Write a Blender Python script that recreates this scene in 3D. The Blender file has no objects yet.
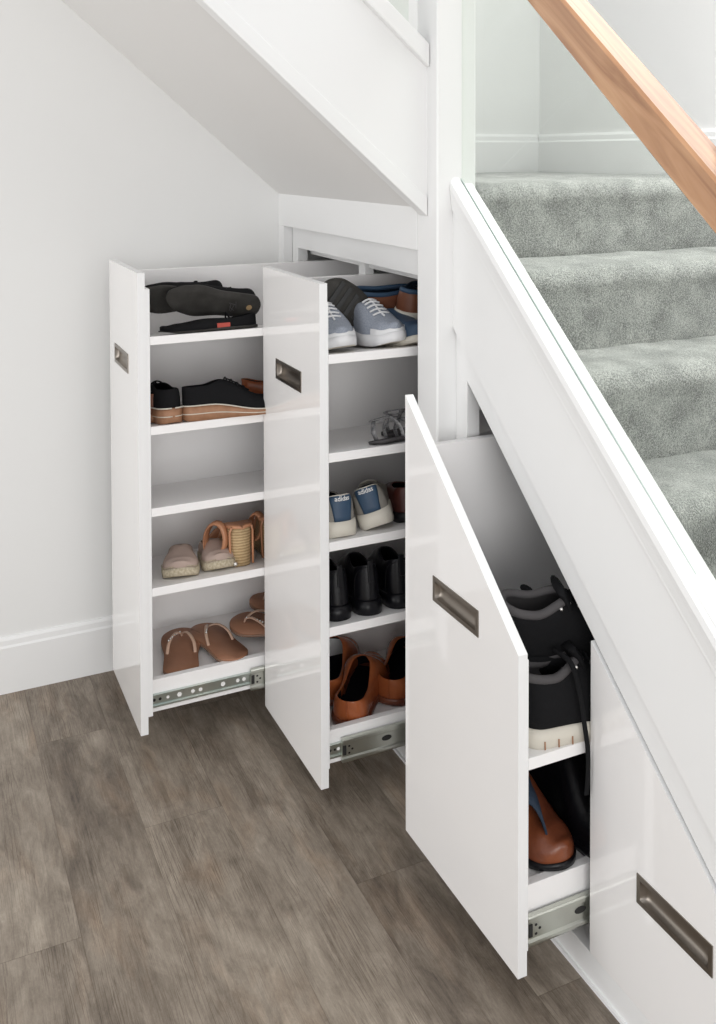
import bpy, bmesh, math, random
from mathutils import Vector, Matrix, noise
C = bpy.context.scene.collection
S = bpy.context.scene
PI = math.pi
R = math.radians
random.seed(7)

# ------------------------------------------------------------------ camera
W_, H_ = 716, 1024
FPX, U0, V0 = 957.11, 358 - 34.72, 180.44
yaw, pitch, roll = R(23.8186), R(1.562), R(-0.2042)
F = Vector((-math.cos(yaw), math.sin(yaw), 0)); Rt = Vector((math.sin(yaw), math.cos(yaw), 0)); Up = Vector((0, 0, 1))
F2 = F*math.cos(pitch) - Up*math.sin(pitch); U2 = Up*math.cos(pitch) + F*math.sin(pitch)
R3 = Rt*math.cos(roll) + U2*math.sin(roll); U3 = U2*math.cos(roll) - Rt*math.sin(roll)
cam = bpy.data.cameras.new('camera'); camo = bpy.data.objects.new('camera', cam); C.objects.link(camo)
cam.sensor_fit = 'HORIZONTAL'; cam.sensor_width = 36; cam.lens = FPX*36/W_
cam.shift_x = (W_/2 - U0)/W_; cam.shift_y = -(H_/2 - V0)/W_
m = Matrix((R3, U3, -F2)).transposed().to_4x4(); m.translation = Vector((2.3178, -1.1165, 1.5)); camo.matrix_world = m
cam.clip_start = 0.05
S.camera = camo
S.view_settings.view_transform = 'Standard'; S.view_settings.look = 'None'
S.view_settings.gamma = 1.0; S.view_settings.use_curve_mapping = False
S.view_settings.exposure = 0.0

# ------------------------------------------------------------------ world and lights
w = bpy.data.worlds.new('world'); S.world = w; w.use_nodes = True
bg = w.node_tree.nodes['Background']; bg.inputs[0].default_value = (0.97, 0.98, 1.0, 1); bg.inputs[1].default_value = 0.89

def area(name, loc, target, sx, sy, power, col=(1, 1, 1)):
    l = bpy.data.lights.new(name, 'AREA'); l.shape = 'RECTANGLE'; l.size = sx; l.size_y = sy; l.energy = power; l.color = col
    o = bpy.data.objects.new(name, l); C.objects.link(o); o.location = loc
    o.rotation_euler = (Vector(target) - Vector(loc)).to_track_quat('-Z', 'Y').to_euler(); return o
area('window_light', (4.6, -1.2, 1.2), (0, -0.2, 0.7), 2.6, 2.1, 54, (1, 0.99, 0.97))
area('rear_fill_light', (0.6, -4.2, 1.2), (0.6, 0, 0.7), 2.6, 2.0, 42, (1, 0.985, 0.965))  # added fill, no known window: lifts the surfaces facing -y
area('rail_glare_light', (1.0, 0.925, 2.40), (1.0, 0.1, 1.9), 2.8, 1.1, 18, (1, 0.995, 0.98))  # added source out of view, mirrored as glare on the handrail top
sk = area('stair_top_fill', (0.75, 0.44, 3.2), (0.75, 0.43, 1.0), 1.2, 0.5, 7.5, (1, 0.99, 0.98)); sk.data.spread = R(60)  # added top light, no known skylight; narrow spread brightens treads more than walls

# ------------------------------------------------------------------ materials
def mat(name, col, rough=0.5, metal=0.0, spec=0.5, coat=0.0, bump=None, noise_col=None, sheen=0):
    m = bpy.data.materials.new(name); m.use_nodes = True; nt = m.node_tree; b = nt.nodes['Principled BSDF']
    b.inputs['Base Color'].default_value = (*col, 1); b.inputs['Roughness'].default_value = rough
    b.inputs['Metallic'].default_value = metal; b.inputs['Specular IOR Level'].default_value = spec
    b.inputs['Coat Weight'].default_value = coat; b.inputs['Coat Roughness'].default_value = 0.04
    b.inputs['Sheen Weight'].default_value = sheen
    tc = None
    if bump or noise_col: tc = nt.nodes.new('ShaderNodeTexCoord')
    if noise_col:
        sc, col2 = noise_col
        n = nt.nodes.new('ShaderNodeTexNoise'); n.inputs['Scale'].default_value = sc; n.inputs['Detail'].default_value = 5
        r = nt.nodes.new('ShaderNodeValToRGB'); r.color_ramp.elements[0].position = .35; r.color_ramp.elements[1].position = .65
        r.color_ramp.elements[0].color = (*col, 1); r.color_ramp.elements[1].color = (*col2, 1)
        nt.links.new(tc.outputs['Object'], n.inputs['Vector']); nt.links.new(n.outputs['Fac'], r.inputs['Fac']); nt.links.new(r.outputs['Color'], b.inputs['Base Color'])
    if bump:
        sc, st = bump[:2]
        n = nt.nodes.new('ShaderNodeTexNoise'); n.inputs['Scale'].default_value = sc; n.inputs['Detail'].default_value = 3
        bp = nt.nodes.new('ShaderNodeBump'); bp.inputs['Strength'].default_value = st; bp.inputs['Distance'].default_value = 0.002
        nt.links.new(tc.outputs['Object'], n.inputs['Vector']); nt.links.new(n.outputs['Fac'], bp.inputs['Height']); nt.links.new(bp.outputs['Normal'], b.inputs['Normal'])
    return m

M = {}
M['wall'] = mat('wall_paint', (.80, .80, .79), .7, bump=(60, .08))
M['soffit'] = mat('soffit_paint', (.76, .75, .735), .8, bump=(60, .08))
M['trim'] = mat('satin_trim_paint', (.83, .83, .825), .35)
M['lacquer'] = mat('gloss_white_lacquer', (.86, .845, .835), .05, spec=.5, coat=.35)
M['edge'] = mat('white_panel_edge', (.86, .86, .86), .3)
M['board'] = mat('white_melamine', (.93, .915, .91), .4, bump=(300, .05))
M['nickel'] = mat('brushed_bronze_nickel', (.27, .24, .21), .32, 1.0)
M['steel'] = mat('zinc_plated_steel', (.62, .66, .62), .28, 1.0, noise_col=(12, (.50, .56, .54)))
M['steel2'] = mat('zinc_plated_steel_outer', (.50, .51, .47), .3, 1.0, noise_col=(10, (.60, .62, .56)))
M['dark'] = mat('black_plastic', (.015, .015, .015), .5)
M['white_plastic'] = mat('white_plastic', (.85, .85, .83), .4)
# glass: thin sheet, clear with a green cast
def glass_mat():
    m = bpy.data.materials.new('balustrade_glass'); m.use_nodes = True; nt = m.node_tree; nt.nodes.clear()
    o = nt.nodes.new('ShaderNodeOutputMaterial'); mx = nt.nodes.new('ShaderNodeMixShader'); t = nt.nodes.new('ShaderNodeBsdfTransparent')
    g = nt.nodes.new('ShaderNodeBsdfGlossy'); fr = nt.nodes.new('ShaderNodeFresnel'); fr.inputs['IOR'].default_value = 1.5
    t.inputs['Color'].default_value = (.955, .975, .955, 1); g.inputs['Roughness'].default_value = 0.0
    ge = nt.nodes.new('ShaderNodeNewGeometry'); inv = nt.nodes.new('ShaderNodeMath'); inv.operation = 'SUBTRACT'; inv.inputs[0].default_value = 1
    mu = nt.nodes.new('ShaderNodeMath'); mu.operation = 'MULTIPLY'
    nt.links.new(ge.outputs['Backfacing'], inv.inputs[1]); nt.links.new(inv.outputs[0], mu.inputs[0]); nt.links.new(fr.outputs[0], mu.inputs[1]); nt.links.new(mu.outputs[0], mx.inputs[0]); nt.links.new(t.outputs[0], mx.inputs[1]); nt.links.new(g.outputs[0], mx.inputs[2]); nt.links.new(mx.outputs[0], o.inputs[0])
    return m
M['glass'] = glass_mat()
M['gasket'] = mat('grey_glazing_strip', (.50, .56, .54), .5)
M['glass_edge'] = mat('green_glass_edge', (.45, .62, .56), .2)

def wood_mat():
    m = bpy.data.materials.new('oak_handrail'); m.use_nodes = True; nt = m.node_tree; b = nt.nodes['Principled BSDF']
    tc = nt.nodes.new('ShaderNodeTexCoord'); mp = nt.nodes.new('ShaderNodeMapping')
    mp.inputs['Scale'].default_value = (2.2, 30, 24)
    n = nt.nodes.new('ShaderNodeTexNoise'); n.inputs['Scale'].default_value = 1.3; n.inputs['Detail'].default_value = 7; n.inputs['Distortion'].default_value = 1.4
    r = nt.nodes.new('ShaderNodeValToRGB')
    r.color_ramp.elements[0].position = .3; r.color_ramp.elements[0].color = (.30, .135, .058, 1)
    r.color_ramp.elements[1].position = .72; r.color_ramp.elements[1].color = (.58, .33, .17, 1)
    e = r.color_ramp.elements.new(.5); e.color = (.46, .235, .11, 1)
    nt.links.new(tc.outputs['Object'], mp.inputs['Vector']); nt.links.new(mp.outputs[0], n.inputs['Vector']); nt.links.new(n.outputs['Fac'], r.inputs['Fac']); nt.links.new(r.outputs['Color'], b.inputs['Base Color'])
    b.inputs['Roughness'].default_value = .25; b.inputs['Coat Weight'].default_value = 1.0; b.inputs['Coat Roughness'].default_value = .06
    return m
M['oak'] = wood_mat()

def floor_mat():
    m = bpy.data.materials.new('grey_brown_wood_plank'); m.use_nodes = True; nt = m.node_tree; N = nt.nodes; L = nt.links; b = N['Principled BSDF']
    uv = N.new('ShaderNodeUVMap'); uv.uv_map = 'plank'
    at = N.new('ShaderNodeAttribute'); at.attribute_name = 'tone'
    # per-plank offset of the texture space
    comb = N.new('ShaderNodeCombineXYZ'); mul = N.new('ShaderNodeMath'); mul.operation = 'MULTIPLY'; mul.inputs[1].default_value = 37.0
    L.new(at.outputs['Fac'], mul.inputs[0]); L.new(mul.outputs[0], comb.inputs[0]); L.new(mul.outputs[0], comb.inputs[1]); L.new(mul.outputs[0], comb.inputs[2])
    add = N.new('ShaderNodeVectorMath'); add.operation = 'ADD'; L.new(uv.outputs[0], add.inputs[0]); L.new(comb.outputs[0], add.inputs[1])
    def nz(scale, sc, det, dist, rough=.6):
        mp = N.new('ShaderNodeMapping'); mp.inputs['Scale'].default_value = scale; L.new(add.outputs[0], mp.inputs['Vector'])
        n = N.new('ShaderNodeTexNoise'); n.inputs['Scale'].default_value = sc; n.inputs['Detail'].default_value = det; n.inputs['Distortion'].default_value = dist; n.inputs['Roughness'].default_value = rough
        L.new(mp.outputs[0], n.inputs['Vector']); return n.outputs['Fac']
    broad = nz((2.0, 7, 1), 1.6, 4, .8)
    grain = nz((3.0, 60, 1), 1.4, 10, 1.6, .72)
    fine = nz((60, 170, 1), 1.6, 8, 1.0, .9)
    blot = nz((5, 13, 1), 2.0, 8, .6, .7)
    # curved cathedral figure
    mp = N.new('ShaderNodeMapping'); mp.inputs['Scale'].default_value = (1.3, 12, 1); L.new(add.outputs[0], mp.inputs['Vector'])
    wv = N.new('ShaderNodeTexWave'); wv.wave_type = 'BANDS'; wv.bands_direction = 'Y'; wv.inputs['Scale'].default_value = 3.2; wv.inputs['Distortion'].default_value = 11.0; wv.inputs['Detail'].default_value = 3; wv.inputs['Detail Scale'].default_value = .9
    L.new(mp.outputs[0], wv.inputs['Vector'])
    def ma(op, a, bb, v=None):
        n = N.new('ShaderNodeMath'); n.operation = op
        for i, q in enumerate((a, bb)):
            if isinstance(q, (int, float)): n.inputs[i].default_value = q
            else: L.new(q, n.inputs[i])
        return n.outputs[0]
    s = ma('MULTIPLY', broad, .36); s = ma('ADD', s, ma('MULTIPLY', grain, .14)); s = ma('ADD', s, ma('MULTIPLY', fine, .22))
    s = ma('ADD', s, ma('MULTIPLY', blot, .31)); s = ma('ADD', s, ma('MULTIPLY', wv.outputs['Fac'], .02))
    s = ma('ADD', s, ma('MULTIPLY', ma('SUBTRACT', at.outputs['Fac'], .5), .085))
    r = N.new('ShaderNodeValToRGB'); L.new(s, r.inputs['Fac'])
    els = r.color_ramp.elements; els[0].position = .36; els[0].color = (.070, .053, .042, 1); els[1].position = .68; els[1].color = (.47, .405, .33, 1)
    e = els.new(.47); e.color = (.180, .147, .115, 1); e = els.new(.57); e.color = (.30, .254, .205, 1)
    pore = nz((5, 150, 1), 1.7, 5, 1.2, .75); msk = nz((1.8, 7, 1), 1.8, 3, .5)
    pr = N.new('ShaderNodeMapRange'); pr.inputs[1].default_value = .54; pr.inputs[2].default_value = .62; L.new(pore, pr.inputs[0])
    mr = N.new('ShaderNodeMapRange'); mr.inputs[1].default_value = .42; mr.inputs[2].default_value = .62; mr.inputs[3].default_value = .12; mr.inputs[4].default_value = .85; L.new(msk, mr.inputs[0])
    fg = N.new('ShaderNodeMapRange'); fg.inputs[1].default_value = .80; fg.inputs[2].default_value = .98; fg.inputs[4].default_value = .75; L.new(wv.outputs['Fac'], fg.inputs[0])
    pf = ma('MULTIPLY', ma('MAXIMUM', pr.outputs[0], fg.outputs[0]), mr.outputs[0])
    mp_ = N.new('ShaderNodeMixRGB'); mp_.blend_type = 'MULTIPLY'; mp_.inputs['Color2'].default_value = (.42, .38, .345, 1); L.new(pf, mp_.inputs['Fac']); L.new(r.outputs['Color'], mp_.inputs['Color1'])
    # warm patches
    warm = nz((2, 5, 1), 2.2, 3, .3); wr = N.new('ShaderNodeMapRange'); wr.inputs[1].default_value = .52; wr.inputs[2].default_value = .72; wr.inputs[4].default_value = .45; L.new(warm, wr.inputs[0])
    mx = N.new('ShaderNodeMixRGB'); mx.blend_type = 'MULTIPLY'; mx.inputs['Color2'].default_value = (1.12, .93, .78, 1); L.new(wr.outputs[0], mx.inputs['Fac']); L.new(mp_.outputs['Color'], mx.inputs['Color1'])
    # joints
    sep = N.new('ShaderNodeSeparateXYZ'); uv2 = N.new('ShaderNodeUVMap'); uv2.uv_map = 'edge'; L.new(uv2.outputs[0], sep.inputs[0])
    dx = ma('MINIMUM', sep.outputs[0], sep.outputs[1]); lt = ma('LESS_THAN', dx, .0009)
    mj = N.new('ShaderNodeMixRGB'); mj.blend_type = 'MULTIPLY'; mj.inputs['Color2'].default_value = (.74, .72, .70, 1); L.new(lt, mj.inputs['Fac']); L.new(mx.outputs[0], mj.inputs['Color1'])
    L.new(mj.outputs[0], b.inputs['Base Color'])
    b.inputs['Roughness'].default_value = .48; b.inputs['Specular IOR Level'].default_value = .4
    bp = N.new('ShaderNodeBump'); bp.inputs['Strength'].default_value = .35; bp.inputs['Distance'].default_value = .001; L.new(ma('ADD', grain, fine), bp.inputs['Height']); L.new(bp.outputs[0], b.inputs['Normal'])
    return m
M['floor'] = floor_mat()

def carpet_mat():
    m = bpy.data.materials.new('grey_pile_carpet'); m.use_nodes = True; nt = m.node_tree; N = nt.nodes; L = nt.links; b = N['Principled BSDF']
    tc = N.new('ShaderNodeTexCoord')
    def nz(sc, det, rough=.6):
        n = N.new('ShaderNodeTexNoise'); n.inputs['Scale'].default_value = sc; n.inputs['Detail'].default_value = det; n.inputs['Roughness'].default_value = rough; L.new(tc.outputs['Object'], n.inputs['Vector']); return n.outputs['Fac']
    f = nz(330, 3, .85); g = nz(13, 4)
    mx = N.new('ShaderNodeMath'); mx.operation = 'MULTIPLY_ADD'; L.new(f, mx.inputs[0]); mx.inputs[1].default_value = .72
    m2 = N.new('ShaderNodeMath'); m2.operation = 'MULTIPLY'; L.new(g, m2.inputs[0]); m2.inputs[1].default_value = .28; L.new(m2.outputs[0], mx.inputs[2])
    r = N.new('ShaderNodeValToRGB'); L.new(mx.outputs[0], r.inputs['Fac'])
    e = r.color_ramp.elements; e[0].position = .36; e[0].position = .38; e[0].color = (.06, .063, .058, 1); e[1].position = .61; e[1].color = (.60, .605, .575, 1)
    k = e.new(.49); k.color = (.25, .258, .243, 1)
    L.new(r.outputs['Color'], b.inputs['Base Color']); b.inputs['Roughness'].default_value = 1; b.inputs['Specular IOR Level'].default_value = .1
    b.inputs['Sheen Weight'].default_value = .8; b.inputs['Sheen Roughness'].default_value = .45
    bp = N.new('ShaderNodeBump'); bp.inputs['Strength'].default_value = .9; bp.inputs['Distance'].default_value = .004; L.new(f, bp.inputs['Height']); L.new(bp.outputs[0], b.inputs['Normal'])
    return m
M['carpet'] = carpet_mat()

def leather(name, col, rough=.35, col2=None): return mat(name, col, rough, bump=(150, .25), noise_col=(18, col2 or tuple(c*.7 for c in col)))
M['black_suede'] = mat('black_suede', (.011, .011, .012), .95, spec=.12, bump=(400, .4))
M['black_leather'] = leather('black_leather', (.006, .006, .008), .3)
M['black_leather'].node_tree.nodes['Principled BSDF'].inputs['Specular IOR Level'].default_value = .3
M['grey_sole'] = mat('dark_grey_rubber_sole', (.055, .052, .048), .6, bump=(250, .4), noise_col=(20, (.035, .033, .03)), spec=.2)
M['tan_wood'] = mat('tan_stacked_sole', (.37, .19, .105), .55, noise_col=(60, (.30, .15, .08)))
M['tan_sole_under'] = mat('brown_under_sole', (.27, .165, .115), .6)
M['cream'] = mat('cream_rubber', (.66, .62, .54), .55, bump=(90, .2))
M['rope'] = mat('jute_rope', (.60, .53, .40), .85, bump=(260, 1.0), noise_col=(160, (.42, .35, .24)))
M['beige'] = mat('beige_pink_canvas', (.47, .36, .31), .85, bump=(500, .4))
M['tan_leather'] = leather('tan_leather', (.56, .27, .15), .42, (.50, .23, .12))
M['footbed'] = leather('tan_footbed', (.37, .18, .105), .6, (.32, .15, .085))
M['cork'] = mat('woven_cork_heel', (.52, .37, .19), .75, bump=(120, .8), noise_col=(70, (.40, .27, .13)))
def cork_mat():
    m = M['cork']; nt = m.node_tree; b = nt.nodes['Principled BSDF']; tc = nt.nodes.new('ShaderNodeTexCoord')
    wv = nt.nodes.new('ShaderNodeTexWave'); wv.bands_direction = 'Z'; wv.inputs['Scale'].default_value = 42; wv.inputs['Distortion'].default_value = 1.2; wv.inputs['Detail Scale'].default_value = 3
    r = nt.nodes.new('ShaderNodeValToRGB'); r.color_ramp.elements[0].color = (.36, .235, .11, 1); r.color_ramp.elements[1].color = (.60, .44, .25, 1)
    nt.links.new(tc.outputs['Object'], wv.inputs['Vector']); nt.links.new(wv.outputs['Fac'], r.inputs['Fac']); nt.links.new(r.outputs['Color'], b.inputs['Base Color'])
cork_mat()
M['silver'] = mat('silver_beads', (.75, .73, .70), .25, .8)
M['strap_pale'] = mat('pale_gold_strap', (.62, .42, .31), .35)
M['knit'] = mat('grey_blue_knit', (.27, .30, .36), .9, bump=(420, 1.0), noise_col=(330, (.36, .39, .45)))
M['white_rubber'] = mat('white_rubber', (.74, .74, .75), .5)
M['brown_leather'] = leather('brown_leather', (.20, .075, .038), .4, (.15, .052, .028))
M['navy'] = mat('navy_textile', (.018, .034, .062), .8, bump=(300, .4))
M['blue_leather'] = leather('blue_heel_leather', (.035, .075, .135), .5, (.03, .06, .11))
M['grey_mesh'] = mat('stone_grey_suede', (.30, .28, .25), .9, bump=(300, .5))
M['dark_red'] = leather('dark_red_leather', (.085, .02, .014), .4)
M['tan_brown'] = leather('cognac_leather', (.36, .10, .032), .25, (.27, .07, .024))
M['boot_brown'] = leather('chestnut_leather', (.24, .070, .028), .28, (.13, .035, .018))
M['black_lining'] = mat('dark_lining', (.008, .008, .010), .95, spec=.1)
M['charcoal'] = mat('charcoal_nubuck', (.011, .011, .012), .9, spec=.12, bump=(250, .5))
M['grey_lining'] = mat('grey_padded_lining', (.085, .08, .082), .8, spec=.2)
M['snake'] = mat('grey_patterned_strap', (.10, .10, .11), .5, noise_col=(110, (.36, .35, .35)))
M['white_print'] = mat('white_print', (.8, .8, .8), .6)
M['red_lining'] = mat('red_lining', (.45, .07, .05), .7)

# ------------------------------------------------------------------ helpers
def link(name, me, mats=None, parent=None):
    o = bpy.data.objects.new(name, me); C.objects.link(o)
    for k in (mats or []): me.materials.append(M[k])
    if parent: o.parent = parent
    return o
def obj(name, bm, mats, parent=None, smooth=False, bevel=0):
    bmesh.ops.recalc_face_normals(bm, faces=bm.faces[:])
    me = bpy.data.meshes.new(name); bm.to_mesh(me); bm.free()
    if smooth:
        for f in me.polygons: f.use_smooth = True
    if isinstance(mats, str): mats = [mats]
    o = link(name, me, mats, parent)
    if bevel:
        b = o.modifiers.new('bevel', 'BEVEL'); b.width = bevel; b.segments = 2; b.limit_method = 'ANGLE'
        b.angle_limit = R(40)
    return o
def bx(bm, x0, x1, y0, y1, z0, z1, mi=0):
    vs = [bm.verts.new((x, y, z)) for x in (x0, x1) for y in (y0, y1) for z in (z0, z1)]
    for q in ((0, 1, 3, 2), (4, 6, 7, 5), (0, 4, 5, 1), (2, 3, 7, 6), (0, 2, 6, 4), (1, 5, 7, 3)):
        f = bm.faces.new([vs[i] for i in q]); f.material_index = mi
    return vs
def prism(bm, pts, axis, a, b, mi=0):
    """polygon pts (2D) extruded along axis from a to b; axis 'y': pts are (x,z); 'x': (y,z); 'z': (x,y)"""
    def P(p, t): return {'y': (p[0], t, p[1]), 'x': (t, p[0], p[1]), 'z': (p[0], p[1], t)}[axis]
    A = [bm.verts.new(P(p, a)) for p in pts]; B = [bm.verts.new(P(p, b)) for p in pts]
    n = len(pts)
    fs = [bm.faces.new(A), bm.faces.new(B[::-1])] + [bm.faces.new([A[i], B[i], B[(i+1) % n], A[(i+1) % n]]) for i in range(n)]
    for f in fs: f.material_index = mi
    return A, B
def tube(bm, pts, rad, n=8, mi=0, flat=1.0, closed=False, upv=None):
    """tube along pts; flat<1 squashes it into a strap along its side vector"""
    pts = [Vector(p) for p in pts]; rings = []
    N_ = len(pts)
    for i, p in enumerate(pts):
        if closed: t = (pts[(i+1) % N_] - pts[i-1])
        else: t = (pts[min(i+1, N_-1)] - pts[max(i-1, 0)])
        t.normalize(); u = Vector(upv) if upv else (Vector((0, 0, 1)) if abs(t.z) < .9 else Vector((1, 0, 0)))
        s = t.cross(u).normalized(); u = s.cross(t).normalized()
        r = rad[i] if isinstance(rad, (list, tuple)) else rad
        rings.append([bm.verts.new(p + s*math.cos(2*PI*k/n)*r + u*math.sin(2*PI*k/n)*r*flat) for k in range(n)])
    rng = range(N_) if closed else range(N_-1)
    for i in rng:
        a, b = rings[i], rings[(i+1) % N_]
        for k in range(n):
            f = bm.faces.new([a[k], a[(k+1) % n], b[(k+1) % n], b[k]]); f.material_index = mi
    if not closed:
        for rg in (rings[0], rings[-1][::-1]): bm.faces.new(rg).material_index = mi
def curve_pts(ctrl, n=16):
    """Catmull-Rom through control points"""
    c = [Vector(p) for p in ctrl]; out = []
    for i in range(len(c)-1):
        p0 = c[max(i-1, 0)]; p1 = c[i]; p2 = c[i+1]; p3 = c[min(i+2, len(c)-1)]
        for k in range(n):
            t = k/n; out.append(.5*((2*p1) + (p2-p0)*t + (2*p0-5*p1+4*p2-p3)*t*t + (3*p1-p0-3*p2+p3)*t**3))
    out.append(c[-1]); return out
def tag(o, label=None, cat=None, group=None, kind=None):
    if label: o['label'] = label
    if cat: o['category'] = cat
    if group: o['group'] = group
    if kind: o['kind'] = kind
    return o
def empty(name, loc=(0, 0, 0), label=None, cat=None, group=None):
    o = bpy.data.objects.new(name, None); C.objects.link(o); o.location = loc; o.empty_display_size = .05
    return tag(o, label, cat, group)
def copy_tree(o, parent=None):
    c = o.copy(); C.objects.link(c); c.parent = parent
    for ch in [q for q in bpy.data.objects if q.parent == o]: copy_tree(ch, c)
    return c
def struct(name, bm, mats, label=None, cat=None, parent=None, **k):
    o = obj(name, bm, mats, parent, **k)
    if not parent: tag(o, label, cat, kind='structure')
    return o

# ------------------------------------------------------------------ dimensions
XW = -0.445            # face of the left skirting
YO, SL = -0.045, 0.865 # outer frame plane, stair slope of the upper flight
ZS = 1.362             # soffit foot
A0, A1, B0, B1, C0, C1, D0 = -.341, -.001, .001, .365, .556, .961, .966
Y1, Y2, Y3 = -.592, -.265, -.152
ZB, ZT = .060, 1.211
NX0, NX1 = .417, .506  # newel
LZ, RISE, GO = 1.425, .174, .2

# ------------------------------------------------------------------ floor
bm = bmesh.new(); uvl = bm.loops.layers.uv.new('plank'); uve = bm.loops.layers.uv.new('edge'); tone = bm.faces.layers.float.new('tone')
rows = {}
pw = .18; tones = [.50, .25, .8, .45, .62, .3, .75, .15, .55, .9, .4]
y = -.82 - pw*14; r_ = 0
joint = {-5: .485, -4: -.17, -3: .24, -2: 1.05, -1: .58}
k = -18
while k < 6:
    y0 = -.82 + (k+4)*pw; y1 = y0 + pw; ln = 1.22
    j = joint.get(k, random.uniform(0, 1.2)); x = j - ln*3
    while x < 5.0:
        xa, xb = max(x, XW-.02), min(x+ln, 5.0)
        if xb > xa:
            # small cells so that edge distance interpolates
            xs = [xa, xa+.01, xb-.01, xb] if xb-xa > .03 else [xa, xb]
            ys = [y0, y0+.01, y1-.01, y1]
            tn = random.choice(tones) + random.uniform(-.06, .06)
            if k == -4 and x <= -.17+.01 < x+ln: tn = .18
            if k == -5: tn = .78 if abs(x+ln-.485) < .01 else .3
            if k == -1: tn = .42 if x < .57 else .08
            if k == -3: tn = .45
            if k == -2: tn = .62
            for a in range(len(xs)-1):
                for b in range(3):
                    q = [(xs[a], ys[b]), (xs[a+1], ys[b]), (xs[a+1], ys[b+1]), (xs[a], ys[b+1])]
                    f = bm.faces.new([bm.verts.new((u, v, 0)) for u, v in q]); f[tone] = tn
                    for lp, (u, v) in zip(f.loops, q):
                        lp[uvl].uv = (u-x, v-y0); lp[uve].uv = (min(u-x, x+ln-u, .01), min(v-y0, y1-v))
        x += ln
    k += 1
me = bpy.data.meshes.new('floor'); bm.to_mesh(me); bm.free(); tag(link('floor', me, ['floor']), 'grey-brown wood plank floor', 'floor', kind='structure')

# ------------------------------------------------------------------ walls, soffit
bm = bmesh.new(); bx(bm, XW-.15, XW-.012, -4, 1.1, 0, 3.0); struct('wall_left', bm, 'wall', 'plain white wall on the left', 'wall')
bm = bmesh.new(); bx(bm, XW-.012, 2.6, .94, 1.1, 0, 3.0); struct('wall_back', bm, 'wall', 'white wall behind the carpeted stairs', 'wall')
def skirting_profile(z0, h, t):
    return [(0, z0), (t, z0), (t, z0+h-.028), (t-.003, z0+h-.022), (t-.004, z0+h-.008), (t-.008, z0+h), (0, z0+h)]
bm = bmesh.new(); prism(bm, [(XW-.012+a, z) for a, z in skirting_profile(0, .156, .012)], 'y', -4, YO-.001)
struct('baseboard_left', bm, 'trim', 'white skirting board along the left wall', 'skirting board')
bm = bmesh.new(); prism(bm, [(XW-.012+a, z) for a, z in skirting_profile(LZ, .142, .014)], 'y', .0, .926)
prism(bm, [(.94-a, z) for a, z in skirting_profile(LZ, .142, .014)], 'x', XW-.012, .52)
# sloping skirting beside the lower flight
prism(bm, [(.52, LZ), (.52, LZ+.142), (2.1, LZ+.142-1.58*RISE/GO), (2.1, LZ-1.58*RISE/GO)], 'y', .926, .94)
struct('baseboard_landing', bm, 'trim', 'white skirting board around the stair landing', 'skirting board')

# soffit under the upper flight (thick slab), and the upper flight's string
def zs(y): return ZS + SL*(YO - y)
XS = .462
yt = -1.9
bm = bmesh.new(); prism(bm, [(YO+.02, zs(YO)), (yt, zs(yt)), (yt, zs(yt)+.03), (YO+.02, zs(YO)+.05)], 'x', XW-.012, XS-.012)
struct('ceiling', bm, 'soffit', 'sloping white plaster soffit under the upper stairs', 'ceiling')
def zcl(y): return 1.833 + .865*(-.209 - y)   # lower edge of upper base rail
bm = bmesh.new()
prism(bm, [(YO, zs(YO)), (yt, zs(yt)), (yt, zcl(yt)+.02), (YO, zcl(YO)+.02)], 'x', XS-.03, XS)
ob = struct('trim_1', bm, 'trim', 'white outer string of the upper stair flight', 'stair string')
bm = bmesh.new()
prism(bm, [(YO-.001, zs(YO)-.001), (yt, zs(yt)-.001), (yt, zs(yt)+.042), (YO-.001, zs(YO)+.042)], 'x', XS-.03, XS+.005)
obj('edge_strip', bm, 'trim', ob, bevel=.002)
bm = bmesh.new()
prism(bm, [(YO-.001, zcl(YO)), (yt, zcl(yt)), (yt, zcl(yt)+.052), (YO-.001, zcl(YO)+.052)], 'x', XS-.045, XS+.016)
obj('base_rail', bm, 'trim', ob, bevel=.004)

# outer frame (fascia and stile on the front of the cupboards)
bm = bmesh.new()
bx(bm, XW-.012, NX0, YO, YO+.03, 1.281, ZS+.04)          # top fascia
bx(bm, XW-.012, XW+.030, YO, YO+.03, 0, 1.281)           # left stile
struct('trim_2', bm, 'trim', 'white outer cupboard frame beneath the soffit', 'cupboard frame', bevel=.0015)
bm = bmesh.new()
bx(bm, XW+.030, NX0, YO+.03, YO+.062, 1.216, 1.36)
bx(bm, XW+.030, XW+.075, YO+.03, YO+.062, ZB, 1.216)
bx(bm, -.016, .022, .018, .045, ZB, 1.216)              # divider stile
bx(bm, XW+.062, NX0, .03, .045, 1.195, 1.216)
struct('trim_3', bm, 'trim', 'white inner cupboard frame with divider stile', 'cupboard frame', bevel=.001)

# newel post
bm = bmesh.new(); bx(bm, NX0, NX1, YO, .055, 0, 2.35)
prism(bm, [(NX0-.008, YO-.008), (NX1+.008, YO-.008), (NX1+.008, .063), (NX0-.008, .063)], 'z', 2.35, 2.375)
struct('trim_4', bm, 'trim', 'tall white square newel post at the stair turn', 'newel post', bevel=.004)

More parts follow.
